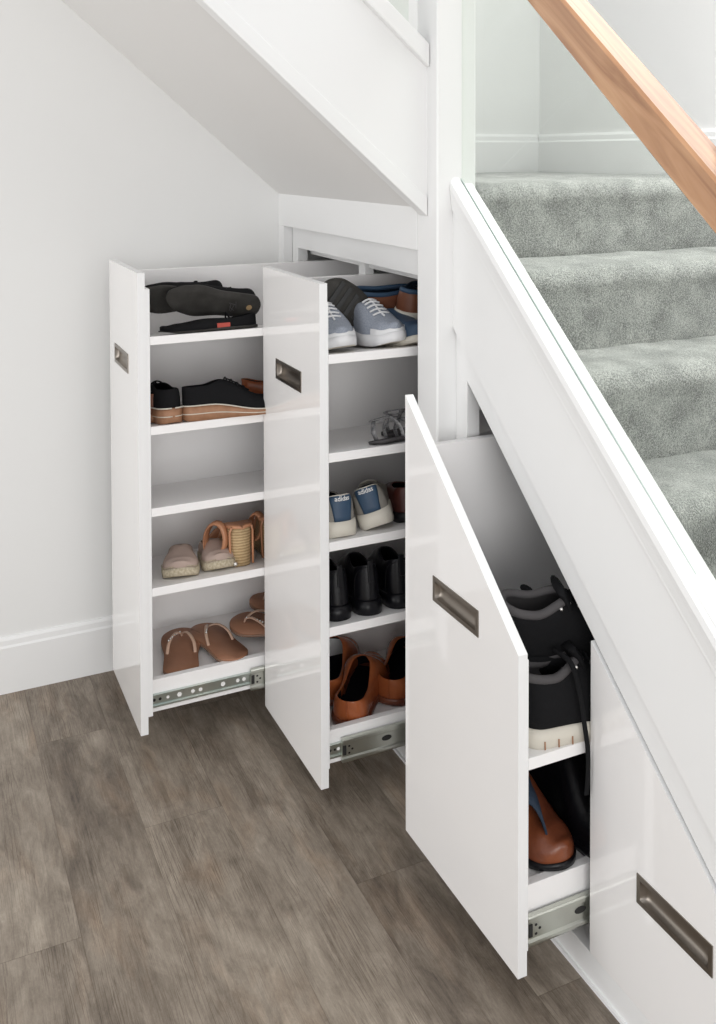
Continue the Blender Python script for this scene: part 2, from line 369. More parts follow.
# lower string with jamb and strip
def lz(x, x0, z0, s=.876): return z0 - s*(x-x0)
XE = 2.1
bm = bmesh.new()
prism(bm, [(NX1, lz(NX1, .503, 1.117)+.003), (NX1, lz(NX1, .511, 1.43)), (XE, max(lz(XE, .511, 1.43), .06)), (1.72, .0), (1.72, lz(1.72, .503, 1.117)+.003)], 'y', -.005, .045)
ob = struct('trim_5', bm, 'trim', 'sloping white string board of the lower flight', 'stair string')
bm = bmesh.new()
xa, xb = .552, .9635
za = 1.006; zb_ = .6415
prism(bm, [(NX1, lz(NX1, .503, 1.117)+.0), (1.60, lz(1.60, .503, 1.117)), (1.60, lz(1.60, D0, .634)), (D0, .639), (xb, zb_), (xa, za), (xa, ZB), (NX1, ZB)], 'y', .003, .035)
obj('frame_strip', bm, 'trim', ob, bevel=.001)
# plinth
bm = bmesh.new()
for a, b in ((XW+.03, NX0), (NX1, 2.0)):
    bx(bm, a, b, .002, .022, 0.0, ZB-.002)
    bx(bm, a, b, .022, .30, ZB-.02, ZB-.003)
struct('baseboard_right', bm, 'trim', 'low white plinth under the cupboard fronts', 'plinth', bevel=.001)
bm = bmesh.new(); bx(bm, NX1, 2.0, -.003, .002, 0, .007); bx(bm, XW+.03, NX0, -.003, .002, 0, .007)
struct('trim_6', bm, 'edge', 'thin white sealant bead along the plinth foot', 'floor bead')

# base rail (cap) on the lower string, two halves with groove for the glass
prof_f = [(-.010, -.052), (.0135, -.052), (.0135, .004), (.010, .009), (-.004, .009), (-.012, .0), (-.014, -.014), (-.012, -.030)]
prof_b = [(.0260, -.052), (.046, -.052), (.046, -.016), (.041, -.009), (.0260, -.009)]
def sweep(bm, prof, x0, x1, zf):
    A = [bm.verts.new((x0, y, zf(x0)+z)) for y, z in prof]; B = [bm.verts.new((x1, y, zf(x1)+z)) for y, z in prof]; n = len(prof)
    bm.faces.new(A); bm.faces.new(B[::-1])
    for i in range(n): bm.faces.new([A[i], B[i], B[(i+1) % n], A[(i+1) % n]])
def zcap(x): return 1.436 - .882*(x-.51)
bm = bmesh.new(); sweep(bm, prof_f, NX1-.0, XE, zcap); sweep(bm, prof_b, NX1, XE, zcap); sweep(bm, [(-.01, -.06), (.05, -.06), (.05, -.04), (-.01, -.04)], NX1, XE, zcap)
tag(obj('base_rail', bm, 'trim', bevel=.0015), 'sloping white base rail that holds the glass beside the grey carpet', 'base rail')

# handrail
def zrb(x): return 1.797 - .884*(x-.78)
bm = bmesh.new(); L_ = 2.4
# modelled flat along local x and rotated so the grain follows it
ang = math.atan(.884); hh = .085*math.cos(ang)
x0h, x1h = .60, 2.0; ln = (x1h-x0h)/math.cos(ang)
pr = [(-.012, .004), (-.008, 0), (.046, 0), (.050, .004), (.050, hh-.005), (.045, hh), (-.007, hh), (-.012, hh-.005)]
A = [bm.verts.new((0, y, z)) for y, z in pr]; B = [bm.verts.new((ln, y, z)) for y, z in pr]
bm.faces.new(A); bm.faces.new(B[::-1])
for i in range(len(pr)): bm.faces.new([A[i], B[i], B[(i+1) % len(pr)], A[(i+1) % len(pr)]])
hr = obj('handrail', bm, 'oak', bevel=0); hr.location = (x0h, 0, zrb(x0h)); hr.rotation_euler = (0, ang, 0)
tag(hr, 'oak handrail on top of the glass balustrade', 'handrail')

# glass panels
bm = bmesh.new()
prism(bm, [(NX1+.002, zcap(NX1)-.02), (XE, zcap(XE)-.02), (XE, zrb(XE)), (NX1+.002, zrb(NX1)-.0)], 'y', .0165, .0255)
gp = obj('glass_panel', bm, 'glass')
bm = bmesh.new()
for y0_, y1_ in ((.0142, .0163),): sweep(bm, [(y0_, -.03), (y1_, -.03), (y1_, .0085), (y0_, .0085)], NX1+.002, XE, zcap)
gs = obj('glazing_strip', bm, 'gasket', gp); gs['label'] = 'thin grey glazing strip at the foot of the glass'
tag(gp, 'clear glass balustrade panel between base rail and oak handrail', 'glass panel')
bm = bmesh.new()
prism(bm, [(-.085, zcl(-.085)+.045), (yt, zcl(yt)+.045), (yt, zcl(yt)+.75), (-.085, zcl(-.085)+.75)], 'x', XS-.020, XS-.011)
tag(obj('glass_panel', bm, 'glass'), 'clear glass panel on the upper flight at the top edge of the photo', 'glass panel')

# ------------------------------------------------------------------ carpeted stairs
st = empty('carpeted_staircase', (NX1, .5, 0), 'staircase covered in thick grey pile carpet', 'stairs')
def step(i, parent):
    """tread i behind its nosing and the riser below it; one mesh"""
    xn = .50 + GO*i; zt = LZ - RISE*i; r = .028
    back = XW-.0 if i == 0 else xn - GO - .012
    prof = []
    n = 26 if i == 0 else 8
    for k in range(n): prof.append((back + (xn-r-back)*k/n, zt - (.004 if k == 0 and i else 0)))
    for k in range(9):
        a = PI/2*(1 - k/8*1.25); prof.append((xn - r + r*math.cos(a)*1.05, zt - r + r*math.sin(a)))
    z_end = zt - RISE - .004
    zst = prof[-1][1]; xst = prof[-1][0]
    for k in range(1, 9): prof.append((xst - .002*math.sin(PI*k/8), zst + (z_end-zst)*k/8))
    y0, y1 = .058, .925; ny = 70
    bm = bmesh.new(); rowsv = []
    for j in range(ny+1):
        yy = y0 + (y1-y0)*j/ny; rv = []
        for (x, z) in prof:
            d = noise.noise(Vector((x*14, yy*14, z*14 + i*5)))*.0035 + noise.noise(Vector((x*50, yy*50, z*50)))*.0016
            wob = noise.noise(Vector((yy*5, i*3.1, 0)))*.004
            rv.append(bm.verts.new((x + d + (wob if x > xn-.03 else 0), yy, z + d)))
        rowsv.append(rv)
    for j in range(ny):
        for k in range(len(prof)-1): bm.faces.new([rowsv[j][k], rowsv[j][k+1], rowsv[j+1][k+1], rowsv[j+1][k]])
    o = obj('landing' if i == 0 else 'step', bm, 'carpet', parent, smooth=True)
    o.location = (-parent.location.x, -parent.location.y, 0)
    s = o.modifiers.new('thick', 'SOLIDIFY'); s.thickness = .012; s.offset = 1
    o.modifiers.new('sub', 'SUBSURF').levels = 1; o.modifiers['sub'].render_levels = 1
    return o
for i in range(0, 7): step(i, st)
# landing deck behind newel continues towards the upper flight
bm = bmesh.new(); bx(bm, XW-.0, NX0, YO+.01, .06, LZ-.03, LZ); o = obj('landing_edge', bm, 'carpet', st); o.location = (-NX1, -.5, 0)

# ------------------------------------------------------------------ pull-out units
def poly_with_hole(bm, outer, hole, y, thick, depth, mi=0):
    """front panel lying in x-z; outer polygon with a rectangular recess cut `depth` deep, thickness to +y"""
    fo = [bm.verts.new((x, y, z)) for x, z in outer]; n = len(fo)
    hx0, hx1, hz0, hz1 = hole; hp = [(hx0, hz0), (hx1, hz0), (hx1, hz1), (hx0, hz1)]
    fh = [bm.verts.new((x, y, z)) for x, z in hp]; fd = [bm.verts.new((x, y+depth, z)) for x, z in hp]
    es = [bm.edges.new((fo[i], fo[(i+1) % n])) for i in range(n)] + [bm.edges.new((fh[i], fh[(i+1) % 4])) for i in range(4)]
    bmesh.ops.triangle_fill(bm, use_beauty=True, use_dissolve=False, edges=es)
    # drop triangles inside the hole, if any
    for f in [f for f in bm.faces if len(f.verts) == 3]:
        c = f.calc_center_median()
        if hx0 < c.x < hx1 and hz0 < c.z < hz1: bm.faces.remove(f)
    for i in range(4): bm.faces.new([fh[i], fh[(i+1) % 4], fd[(i+1) % 4], fd[i]])
    bm.faces.new(fd)
    bk = [bm.verts.new((x, y+thick, z)) for x, z in outer]
    for i in range(n):
        f = bm.faces.new([fo[i], fo[(i+1) % n], bk[(i+1) % n], bk[i]]); f.material_index = 1
    bm.faces.new(bk).material_index = 1

HW, HH = .164, .050
def handle(parent, cx, y, cz):
    bm = bmesh.new(); w, h = HW/2, HH/2; bw = .0085
    # flat rim
    def rect(a, b, yy): return [bm.verts.new((cx+sx*a, yy, cz+sz*b)) for sx, sz in ((-1, -1), (1, -1), (1, 1), (-1, 1))]
    o0 = rect(w, h, y); o1 = rect(w, h, y-.002); i1 = rect(w-bw, h-bw, y-.002)
    for i in range(4):
        j = (i+1) % 4; bm.faces.new([o0[i], o0[j], o1[j], o1[i]]); bm.faces.new([o1[i], o1[j], i1[j], i1[i]])
    nu, nv = 40, 14; g = []
    for a in range(nu+1):
        u = -1+2*a/nu; row = []
        for b in range(nv+1):
            v = -1+2*b/nv
            ex = min(1, (1-abs(u))*(w-bw)/(h-bw)); prof = math.sqrt(max(0, 1-(1-ex)**2))*math.sqrt(max(0, 1-abs(v)**2.6))
            row.append(bm.verts.new((cx+u*(w-bw), y-.002+.0125*prof**.8 + .0, cz+v*(h-bw))))
        g.append(row)
    for a in range(nu):
        for b in range(nv): bm.faces.new([g[a][b], g[a+1][b], g[a+1][b+1], g[a][b+1]]).smooth = True
    o = obj('handle', bm, 'nickel', parent)
    o['label'] = 'bronze nickel recessed pull handle'
    return o

def slide(parent, x, ya, yb, yo, holes, dz=0):
    """telescopic runner on face x: inner member ya..yb, outer member yo..yb"""
    bm = bmesh.new()
    bx(bm, x, x+.004, ya, yb, .126, .158)
    bx(bm, x+.004, x+.008, ya, yb, .126, .131); bx(bm, x+.004, x+.008, ya, yb, .153, .158)
    for i, (yy, rr, wide) in enumerate(holes):
        A = [(yy + (wide+rr)*math.cos(t)*(1 if not wide else 1), .1435 + rr*math.sin(t)) for t in [2*PI*k/14 for k in range(14)]]
        prism(bm, A, 'x', x+.004, x+.0046, 1 if i >= 2 else 2)
    o = obj('drawer_slide', bm, ['steel', 'white_plastic', 'dark'], parent, bevel=.0006)
    o['label'] = 'zinc plated telescopic drawer slide'
    bm = bmesh.new(); a = x+.0085
    prism(bm, [(a-.003, .113), (a+.005, .113), (a+.0065, .117), (a+.0065, .122), (a+.003, .125), (a+.003, .155), (a+.0065, .158), (a+.0065, .165), (a+.005, .168), (a-.003, .168)], 'y', yo, yb)
    bx(bm, a+.003, a+.005, yo+.002, yo+.010, .130, .152, 1)
    for yy, zz in ((yo+.018, .148), (yo+.018, .132), (yo+.026, .140)):
        prism(bm, [(yy+.003*math.cos(t), zz+.0025*math.sin(t)) for t in [2*PI*k/10 for k in range(10)]], 'x', a+.003, a+.0036, 1)
    prism(bm, [(yo+.115+.013*math.cos(t), .143+.0065*math.sin(t)) for t in [2*PI*k/16 for k in range(16)]], 'x', a+.003, a+.0036, 1)
    m_ = obj('outer_rail', bm, ['steel2', 'dark'], o, bevel=.0006)
    if dz:
        for q_ in (o, m_):
            for v in q_.data.vertices: v.co.z += dz

def carcass(parent, x0, x1, y0, y1, shelves, top, lip=.184, drop=.052, floor_z=.166, front_top=None, sup=.012):
    xb = x0+.012; xl = xb+.018; zt0 = top
    bm = bmesh.new(); bx(bm, xb, xl, y0, y1, .112, zt0); obj('side_panel', bm, 'board', parent, bevel=.0008)
    bm = bmesh.new(); bx(bm, x1-.033, x1-.017, y0+sup+.0005, y1-.019, .103, lip); obj('bottom_rail', bm, 'board', parent, bevel=.0008)
    bm = bmesh.new(); bx(bm, xl, x1-.0335, y0+sup+.0005, y1-.019, floor_z-.016, floor_z); obj('bottom_panel', bm, 'board', parent)
    bm = bmesh.new(); bx(bm, xl, x1-.004, y1-.018, y1, .112, min(zt0, .95)); obj('end_panel', bm, 'board', parent)
    for z in shelves:
        bm = bmesh.new(); t = .021
        A, B = prism(bm, [(xl, z-drop-t), (x1-.001, z-t), (x1-.001, z), (xl, z-drop)], 'y', y0+sup+.0005, y1-.019)
        obj('shelf', bm, ['board'], parent, bevel=.0008)
    fz = front_top or zt0-.01
    bm = bmesh.new(); bx(bm, xl, x1-.001, y0, y0+sup, .103, fz)   # board behind the front panel
    obj('front_support', bm, 'edge', parent)

def unit(name, x0, x1, yf, hx, hz, label, outer=None, ztop=ZT):
    root = empty(name, ((x0+x1)/2, yf, 0), label, 'pull-out cabinet', 'pull-out shoe cabinets under the stairs')
    off = (-root.location.x, -root.location.y, 0)
    bm = bmesh.new(); outer = outer or [(x0, ZB), (x1, ZB), (x1, ztop), (x0, ztop)]
    poly_with_hole(bm, outer, (hx-HW/2+.004, hx+HW/2-.004, hz-HH/2+.004, hz+HH/2-.004), yf, .019, .013)
    fp = obj('front_panel', bm, ['lacquer', 'edge'], root); fp['label'] = 'glossy white lacquered front panel'
    handle(fp, hx, yf, hz)
    return root, off
def shift(root, off):
    for ch in [q for q in bpy.data.objects if q.parent == root]: ch.location = off

u1, off = unit('pull_out_cabinet', A0, A1, Y1, -.1886, .9667, 'tall open pull-out cabinet nearest the left wall, flip flops at its bottom')
carcass(u1, A0, A1, Y1+.019, Y1+.80, (1.052, .828, .624, .424), 1.180)
slide(u1, A1-.0168, Y1+.022, Y1+.79, -.302, [(-.555, .004, 0), (-.54, .004, 0), (-.52, .004, 0), (-.49, .006, 0), (-.455, .005, 0), (-.435, .005, 0), (-.375, .006, 0), (-.335, .005, 0), (-.318, .005, 0)], dz=-.008)
shift(u1, off)
u2, off = unit('pull_out_cabinet', B0, B1, Y2, .1762, .9664, 'tall open pull-out cabinet in the middle, with blue-grey knit sneakers on its top shelf')
carcass(u2, B0, B1, Y2+.019, Y2+.80, (1.049, .825, .622, .427), 1.178, lip=.180, floor_z=.152, sup=.003)
slide(u2, B1-.0168, Y2+.022, Y2+.79, -.210, [(-.236, .003, 0), (-.225, .003, 0), (-.216, .004, 0)], dz=-.008)
shift(u2, off)
u3, off = unit('pull_out_cabinet', C0, C1, Y3, .7544, .6315, 'open pull-out cabinet with a slanted top, holding black hiking boots',
               [(C0, ZB), (C1, ZB), (C1, .6315), (C0, .993)])
carcass(u3, C0, C1, Y3+.019, Y3+.72, (.445,), .888, lip=.205, drop=.02, floor_z=.198, front_top=.62, sup=.003)
slide(u3, C1-.0168, Y3+.022, Y3+.70, Y3+.024, [(-.12, .003, 0)], dz=-.008)
shift(u3, off)
# closed front
u4, off = unit('pull_out_cabinet', D0, 1.61, 0, 1.1686, .2658, 'closed cabinet front with slanted top at the bottom right corner',
               [(D0, ZB), (1.615, ZB), (D0+.003+.6315, ZB+.01), (D0, .629)])
bm = bmesh.new(); bx(bm, D0+.012, D0+.03, .020, .6, .112, .60); obj('side_panel', bm, 'board', u4)
shift(u4, off)

# ------------------------------------------------------------------ shoes
def interp(t, pts):
    for (a, va), (b, vb) in zip(pts, pts[1:]):
        if t <= b:
            s = (t-a)/(b-a) if b > a else 0; s = s*s*(3-2*s); return va + (vb-va)*s
    return pts[-1][1]
class Shoe:
    def __init__(s, L=.28, W=.10, hs=.03, ts=.02, hc=.065, hi=.075, ht=.045, to=.5, hv=1.0, heel=0.0, point=0.0, wedge=.7):
        s.L, s.W, s.hs, s.ts, s.hc, s.hi, s.ht, s.to, s.hv, s.heel, s.point, s.wedge = L, W, hs, ts, hc, hi, ht, to, hv, heel, point, wedge
    def w(s, t):
        W = s.W; b = interp(t, [(0, .35*W), (.15, .36*W), (.4, .37*W), (.70, .5*W), (.85, (.47-.12*s.point)*W), (1, (.42-.25*s.point)*W)])
        e = 1
        if t < .12: e = math.sqrt(max(0, 1-((.12-t)/.12)**2))
        if t > .8: e = max(0, 1-((t-.8)/.2)**(2.4))**(.5)
        return b*e
    def zs(s, t):  # top of sole
        return interp(t, [(0, s.hs), (.25, s.hs), (s.wedge, s.ts), (.9, s.ts), (1, s.ts+.006)])
    def zt(s, t):  # top line of the upper, above sole
        if t <= s.to: return interp(t, [(0, s.hc), (s.to*.5, s.hc*s.hv), (s.to, s.hi)])
        return interp(t, [(s.to, s.hi), (.82, s.ht), (.97, s.ht*.72), (1, s.ht*.55)])
    def o(s, t):
        if t >= s.to: return 0
        return max(0, (s.w(t)-.003))*.86*math.sqrt(max(0, 1-(t/s.to)**3))
    def P(s, t, side, f):
        """surface point of the upper; f 0 (sole) .. 1 (top)"""
        ph = f*PI/2; w = s.w(t); o = min(s.o(t), w)
        open_ = t < s.to
        p, q = (.75, .9)
        y = o + (w-o)*max(0, math.cos(ph))**p; z = s.zs(t) + s.zt(t)*math.sin(ph)**q
        # ankle narrows, body bulges
        y *= 1 + .05*math.sin(f*PI) - (.08*f if open_ else 0)
        return Vector((t*s.L, side*y, z))
    def ts_(s, n=34): return [.5-.5*math.cos(PI*i/n) for i in range(n+1)]
def grid(bm, rows, mi=0):
    V = [[bm.verts.new(p) for p in r] for r in rows]
    for i in range(len(V)-1):
        for j in range(len(V[0])-1):
            try: f = bm.faces.new([V[i][j], V[i+1][j], V[i+1][j+1], V[i][j+1]]); f.material_index = mi; f.smooth = True
            except ValueError: pass
def finish(name, bm, mats, parent, thick=0, off=-1, sub=0):
    bmesh.ops.remove_doubles(bm, verts=bm.verts[:], dist=.0004)
    bmesh.ops.dissolve_degenerate(bm, edges=bm.edges[:], dist=.0001)
    o = obj(name, bm, mats, parent, smooth=True)
    if thick:
        m = o.modifiers.new('thick', 'SOLIDIFY'); m.thickness = thick; m.offset = off
        if len(mats) > 1: m.material_offset = 1; m.material_offset_rim = 0
    if sub: mm = o.modifiers.new('sub', 'SUBSURF'); mm.levels = sub; mm.render_levels = sub
    return o
def upper(s, root, mat_, lining='black_lining', t0=0, t1=1, name='upper', f0=0, f1=1, thick=.0035, out=0):
    bm = bmesh.new(); T = [t0+(t1-t0)*k for k in s.ts_(34)]; nf = 11
    for side in (1, -1):
        rows = []
        for t in T:
            r = []
            for j in range(nf+1):
                p = s.P(t, side, f0+(f1-f0)*j/nf)
                if out:
                    c = Vector((t*s.L*.96+.02*s.L, 0, s.zs(t)+s.zt(t)*.4)); p = p + (p-c).normalized()*out
                r.append(p)
            rows.append(r)
        grid(bm, rows)
    return finish(name, bm, [mat_, lining], root, thick, sub=0 if thick and out else 1)
def sole(s, root, mat_, name='sole', over=.003, zb=0, ztop=None, under=None, foxing=None):
    """slab from the ground up to the upper; ztop lifts its rim"""
    bm = bmesh.new(); T = s.ts_(36); lift = ztop or .003
    def bottom(t):
        if s.heel: return interp(t, [(0, 0), (.29, 0), (.30, s.heel*.9), (.55, s.heel*.25), (.68, 0), (.88, 0), (1, .006)])
        return interp(t, [(0, .003), (.05, 0), (.8, 0), (1, .010)])
    rows = []
    for t in T:
        w = max(s.w(t)+over*(1 if 0 < t < 1 else 0), 0); x = (t-.5)*(s.L+2*over)+.5*s.L
        a = bottom(t)+zb; b = s.zs(t)+lift
        if b < a+.002: b = a+.002
        ring = [(x, -w*.6, b), (x, -w, b), (x, -w*1.01, (a+b)/2), (x, -w*.97, a), (x, -w*.5, a), (x, w*.5, a), (x, w*.97, a), (x, w*1.01, (a+b)/2), (x, w, b), (x, w*.6, b), (x, -w*.6, b)]
        rows.append([Vector(p) for p in ring])
    grid(bm, rows)
    for f in bm.faces:
        f.material_index = 0
    if under:
        bmesh.ops.recalc_face_normals(bm, faces=bm.faces[:])
        for f in bm.faces:
            if f.normal.z < -.75 and f.calc_center_median().z < s.zs(min(1, max(0, f.calc_center_median().x/s.L)))*.6+.004: f.material_index = 1
    o = finish(name, bm, [mat_] + ([under] if under else []), root)
    return o
def laces(s, root, mat_, n=5, r=.0022):
    bm = bmesh.new()
    tube(bm, [s.P(s.to+.02+.24*k/8, 1, .99)+Vector((0, 0, .0025)) for k in range(9) if s.to+.02+.24*k/8 < .8], r, 6)
    for i in range(n):
        t = s.to + .02 + i*(.24)/n
        if t > .8: break
        pts = [s.P(t, 1, .78)+Vector((0, 0, .003)), s.P(t, 1, .92)+Vector((0, 0, .004)), s.P(t, -1, .999)+Vector((0, 0, .005)), s.P(t, -1, .92)+Vector((0, 0, .004)), s.P(t, -1, .78)+Vector((0, 0, .003))]
        tube(bm, pts, r, 6)
    return finish('laces', bm, [mat_], root)
def insole(s, root, mat_='black_lining', t1=None):
    bm = bmesh.new(); rows = []
    for t in s.ts_(20):
        t = t*(t1 or .93); w = max(s.w(t)-.005, 0); rows.append([Vector((t*s.L, y*w, s.zs(t)+.004)) for y in (-1, -.5, 0, .5, 1)])
    grid(bm, rows); return finish('insole', bm, [mat_], root)
def place(root, heel, head, pitch=0, roll=0, tilt=8.6, lean=0):
    """heel: world point where the heel back rests; head: compass angle of the toe (180 = towards the wall); tilt: slope of the shelf"""
    M_ = Matrix.Translation(Vector(heel)) @ Matrix.Rotation(-R(tilt), 4, 'Y') @ Matrix.Rotation(R(lean), 4, 'X') @ Matrix.Rotation(R(head), 4, 'Z') @ Matrix.Rotation(R(pitch), 4, 'Y') @ Matrix.Rotation(R(roll), 4, 'X')
    root.matrix_world = M_; return root
def zshelf(x, x1, zf, s=.155): return zf + s*(x-x1) + .001
def U1(x, y, zf): return (x, y, zshelf(x, A1, zf))
def U2_(x, y, zf): return (x, y, zshelf(x, B1, zf))

# --- cabinet 1, top shelf: black flats
G = 'black flat shoes on the top shelf of the left cabinet'
s = Shoe(L=.255, W=.088, hs=.010, ts=.006, hc=.052, hi=.045, ht=.034, to=.55, hv=.75, point=.35)
r = empty('flat_shoe', label='black flat shoe lying on its side with its worn grey sole facing out', cat='shoe', group=None)
upper(s, r, 'black_suede'); sole(s, r, 'grey_sole', under='grey_sole'); insole(s, r)
bm = bmesh.new(); tube(bm, curve_pts([s.P(.30, 1, 1), (s.L*.31, .0, s.zs(.3)+.060), s.P(.30, -1, 1)], 6), .006, 8, flat=.3, upv=(1, 0, 0)); finish('strap', bm, ['black_suede'], r)
bm = bmesh.new(); prism(bm, [(.030+.008*math.cos(q), .008*math.sin(q)) for q in [2*PI*k/14 for k in range(14)]], 'z', -.0012, .001); obj('heel_pad', bm, ['cork'], r)
bm = bmesh.new()
for k, (a, b) in enumerate((((.070, -.014), (.085, -.004)), ((.078, -.018), (.074, .004)), ((.070, .004), (.090, .008)), ((.084, .004), (.082, -.016)), ((.066, -.006), (.072, .014)))): tube(bm, [(*a, -.0012), (*b, -.0012)], .0009, 5)
obj('sole_mark', bm, ['grey_lining'], r)
flat = r
place(flat, (-.108, -.236, 1.084), 271, -10, 64, tilt=0)
f2 = copy_tree(flat); tag(f2, 'black flat shoe at the left behind the upturned one on the top shelf'); place(f2, (-.190, -.302, 1.100), 268, -3, 58, tilt=0)
f3 = copy_tree(flat); tag(f3, 'black flat shoe with a red lining underneath the upturned one'); place(f3, (-.062, -.262, zshelf(-.062, A1, 1.052)), 266, 0, 0); f3.scale = (1, 1, .62)
bm = bmesh.new(); prism(bm, [(.075, .020), (.115, .020), (.112, .0345), (.078, .0345)], 'z', .010, .030); obj('red_patch', bm, ['red_lining'], f3)

# --- cabinet 1, second shelf: black wedge sneakers with tan soles
s = Shoe(L=.26, W=.085, hs=.035, ts=.012, hc=.050, hi=.066, ht=.036, to=.42, hv=1.0, wedge=.78)
r = empty('wedge_sneaker', label='black wedge sneaker with tan sole standing side-on on the second shelf', cat='shoe', group='black wedge sneakers with tan soles')
upper(s, r, 'black_suede'); sole(s, r, 'tan_wood'); insole(s, r); laces(s, r, 'black_suede', 4)
bm = bmesh.new()
for zf_, ov in ((1.0, .0045),):
    pts = []
    for sd in (1, -1):
        ts = s.ts_(24); seq = ts if sd == 1 else ts[::-1]
        pts += [Vector(((t-.5)*(s.L+2*ov)+.5*s.L, sd*(s.w(t)+ov), s.zs(t)+.003)) for t in seq]
    tube(bm, pts, .0018, 5)
    pts = []
    for sd in (1, -1):
        ts = s.ts_(24); seq = ts if sd == 1 else ts[::-1]
        pts += [Vector(((t-.5)*(s.L+2*ov)+.5*s.L, sd*(s.w(t)+ov*.8), s.zs(t)*.5)) for t in seq]
    tube(bm, pts, .0013, 5)
finish('welt', bm, ['cream'], r)
place(r, U1(-.040, -.468, .828), 86)
q = copy_tree(r); tag(q, 'black wedge sneaker with tan sole, its heel facing out of the second shelf'); place(q, U1(-.012, -.500, .828), 186)
s = Shoe(L=.25, W=.08, hs=.018, ts=.008, hc=.055, hi=.05, ht=.036, to=.5, hv=.8)
r = empty('loafer', label='brown loafer at the far left of the second shelf', cat='shoe')
upper(s, r, 'brown_leather'); sole(s, r, 'tan_wood'); insole(s, r); place(r, U1(-.065, -.530, .828), 180)
s = Shoe(L=.24, W=.08, hs=.018, ts=.008, hc=.055, hi=.05, ht=.036, to=.5, hv=.8)
r = empty('loafer', label='tan edged brown loafer behind the right end of the second shelf', cat='shoe')
upper(s, r, 'tan_brown'); sole(s, r, 'tan_wood'); insole(s, r); place(r, U1(-.24, -.24, .828), 60)

# --- cabinet 1, fourth shelf: espadrilles and wedge sandals
s = Shoe(L=.165, W=.098, hs=.026, ts=.024, hc=.035, hi=.050, ht=.034, to=.42, hv=.9)
r = empty('espadrille', label='beige espadrille with rope sole, left one of its pair', cat='shoe', group='beige espadrilles with rope soles')
upper(s, r, 'beige', 'beige'); sole(s, r, 'rope'); insole(s, r, 'beige')
bm = bmesh.new(); pts = []
for k in range(40):
    t = .5 + .5*k/39*.98
    pts.append(Vector((t*s.L, s.w(t)+.003, s.zs(t)+.006)))
tube(bm, pts, .0012, 5); tube(bm, [Vector((p.x, -p.y, p.z)) for p in pts], .0012, 5); finish('stitching', bm, ['rope'], r)
place(r, U1(-.170, -.440, .424), -16); r.scale = (.86, .94, .86)
q = copy_tree(r); tag(q, 'beige espadrille with rope sole, right one of its pair'); place(q, U1(-.178, -.362, .424), -2); q.scale = (.86, .88, .86)

def wedge_sandal():
    s = Shoe(L=.235, W=.096, hs=.100, ts=.012, hc=.02, hi=.02, ht=.02, wedge=.72)
    r = empty('wedge_sandal')
    bm = bmesh.new(); rows = []
    for t in s.ts_(32):
        t = t*.66; w = s.w(t)*.92; x = t*s.L; b = s.zs(t); xs = x + (.012*(1-t/.66))
        rows.append([Vector(p) for p in ((x, -w, b), (xs, -w*.95, b*.5), (xs+.004, -w*.9, 0), (xs+.004, 0, 0), (xs+.004, w*.9, 0), (xs, w*.95, b*.5), (x, w, b), (x, 0, b), (x, -w, b))])
    grid(bm, rows); finish('wedge_heel', bm, ['cork'], r)
    bm = bmesh.new(); rows = []
    for t in s.ts_(30):
        w = s.w(t)+.001; a = s.zs(t); rows.append([Vector(p) for p in ((t*s.L, -w, a), (t*s.L, -w, a+.007), (t*s.L, 0, a+.006), (t*s.L, w, a+.007), (t*s.L, w, a), (t*s.L, 0, a-.004), (t*s.L, -w, a))])
    grid(bm, rows); finish('footbed', bm, ['tan_leather'], r)
    bm = bmesh.new()   # rear lip of the heel: tan edging down both sides
    for sd in (1, -1): tube(bm, [(.006, sd*.027, .104), (.012, sd*.031, .09), (.018, sd*.031, .05), (.021, sd*.030, .004)], .0032, 6)
    finish('heel_edging', bm, ['tan_leather'], r)
    bm = bmesh.new(); ty = .76
    tube(bm, curve_pts([(ty*s.L, -s.w(ty)-.002, .014), (ty*s.L, -s.w(ty)*.8, .045), (ty*s.L, 0, .062), (ty*s.L, s.w(ty)*.8, .045), (ty*s.L, s.w(ty)+.002, .014)], 6), .014, 8, flat=.2, upv=(1, 0, 0))
    finish('toe_strap', bm, ['tan_leather'], r)
    bm = bmesh.new(); bmesh.ops.create_uvsphere(bm, u_segments=10, v_segments=8, radius=.006, matrix=Matrix.Translation((.012, .02, .010))); finish('buckle', bm, ['silver'], r)
    return r
r = wedge_sandal(); tag(r, 'tan leather sandal with woven cork wedge heel facing out', 'sandal', 'tan wedge sandals with cork heels'); place(r, U1(-.030, -.310, .424), 176)
q = copy_tree(r); tag(q, 'tan leather sandal with cork wedge, half hidden behind the middle cabinet front'); place(q, U1(-.050, -.215, .424), 170)
# the loose strap loop standing behind the heel
def strap_loop(parent):
    bm = bmesh.new(); n = 32; V = []
    for k in range(n):
        a = 2*PI*k/n; e = Vector((0, math.cos(a), math.sin(a))); p = Vector((0, .027*e.y, .042*e.z))
        V.append([bm.verts.new(p + Vector((dx, 0, 0)) + e*q) for dx, q in ((-.015, .000), (-.006, .007), (.008, .008), (.017, .003), (.016, -.001), (.006, .003), (-.006, .003))])
    for i in range(n):
        for j in range(7): bm.faces.new([V[i][j], V[(i+1) % n][j], V[(i+1) % n][(j+1) % 7], V[i][(j+1) % 7]])
    lp = obj('ankle_strap', bm, ['tan_leather'], parent, smooth=True); lp.location = (.050, .062, .068); lp.rotation_euler = (R(12), 0, R(-38)); return lp
strap_loop(r); lp = strap_loop(q); lp.location = (.05, .040, .080); lp.scale = (1, .7, .8)

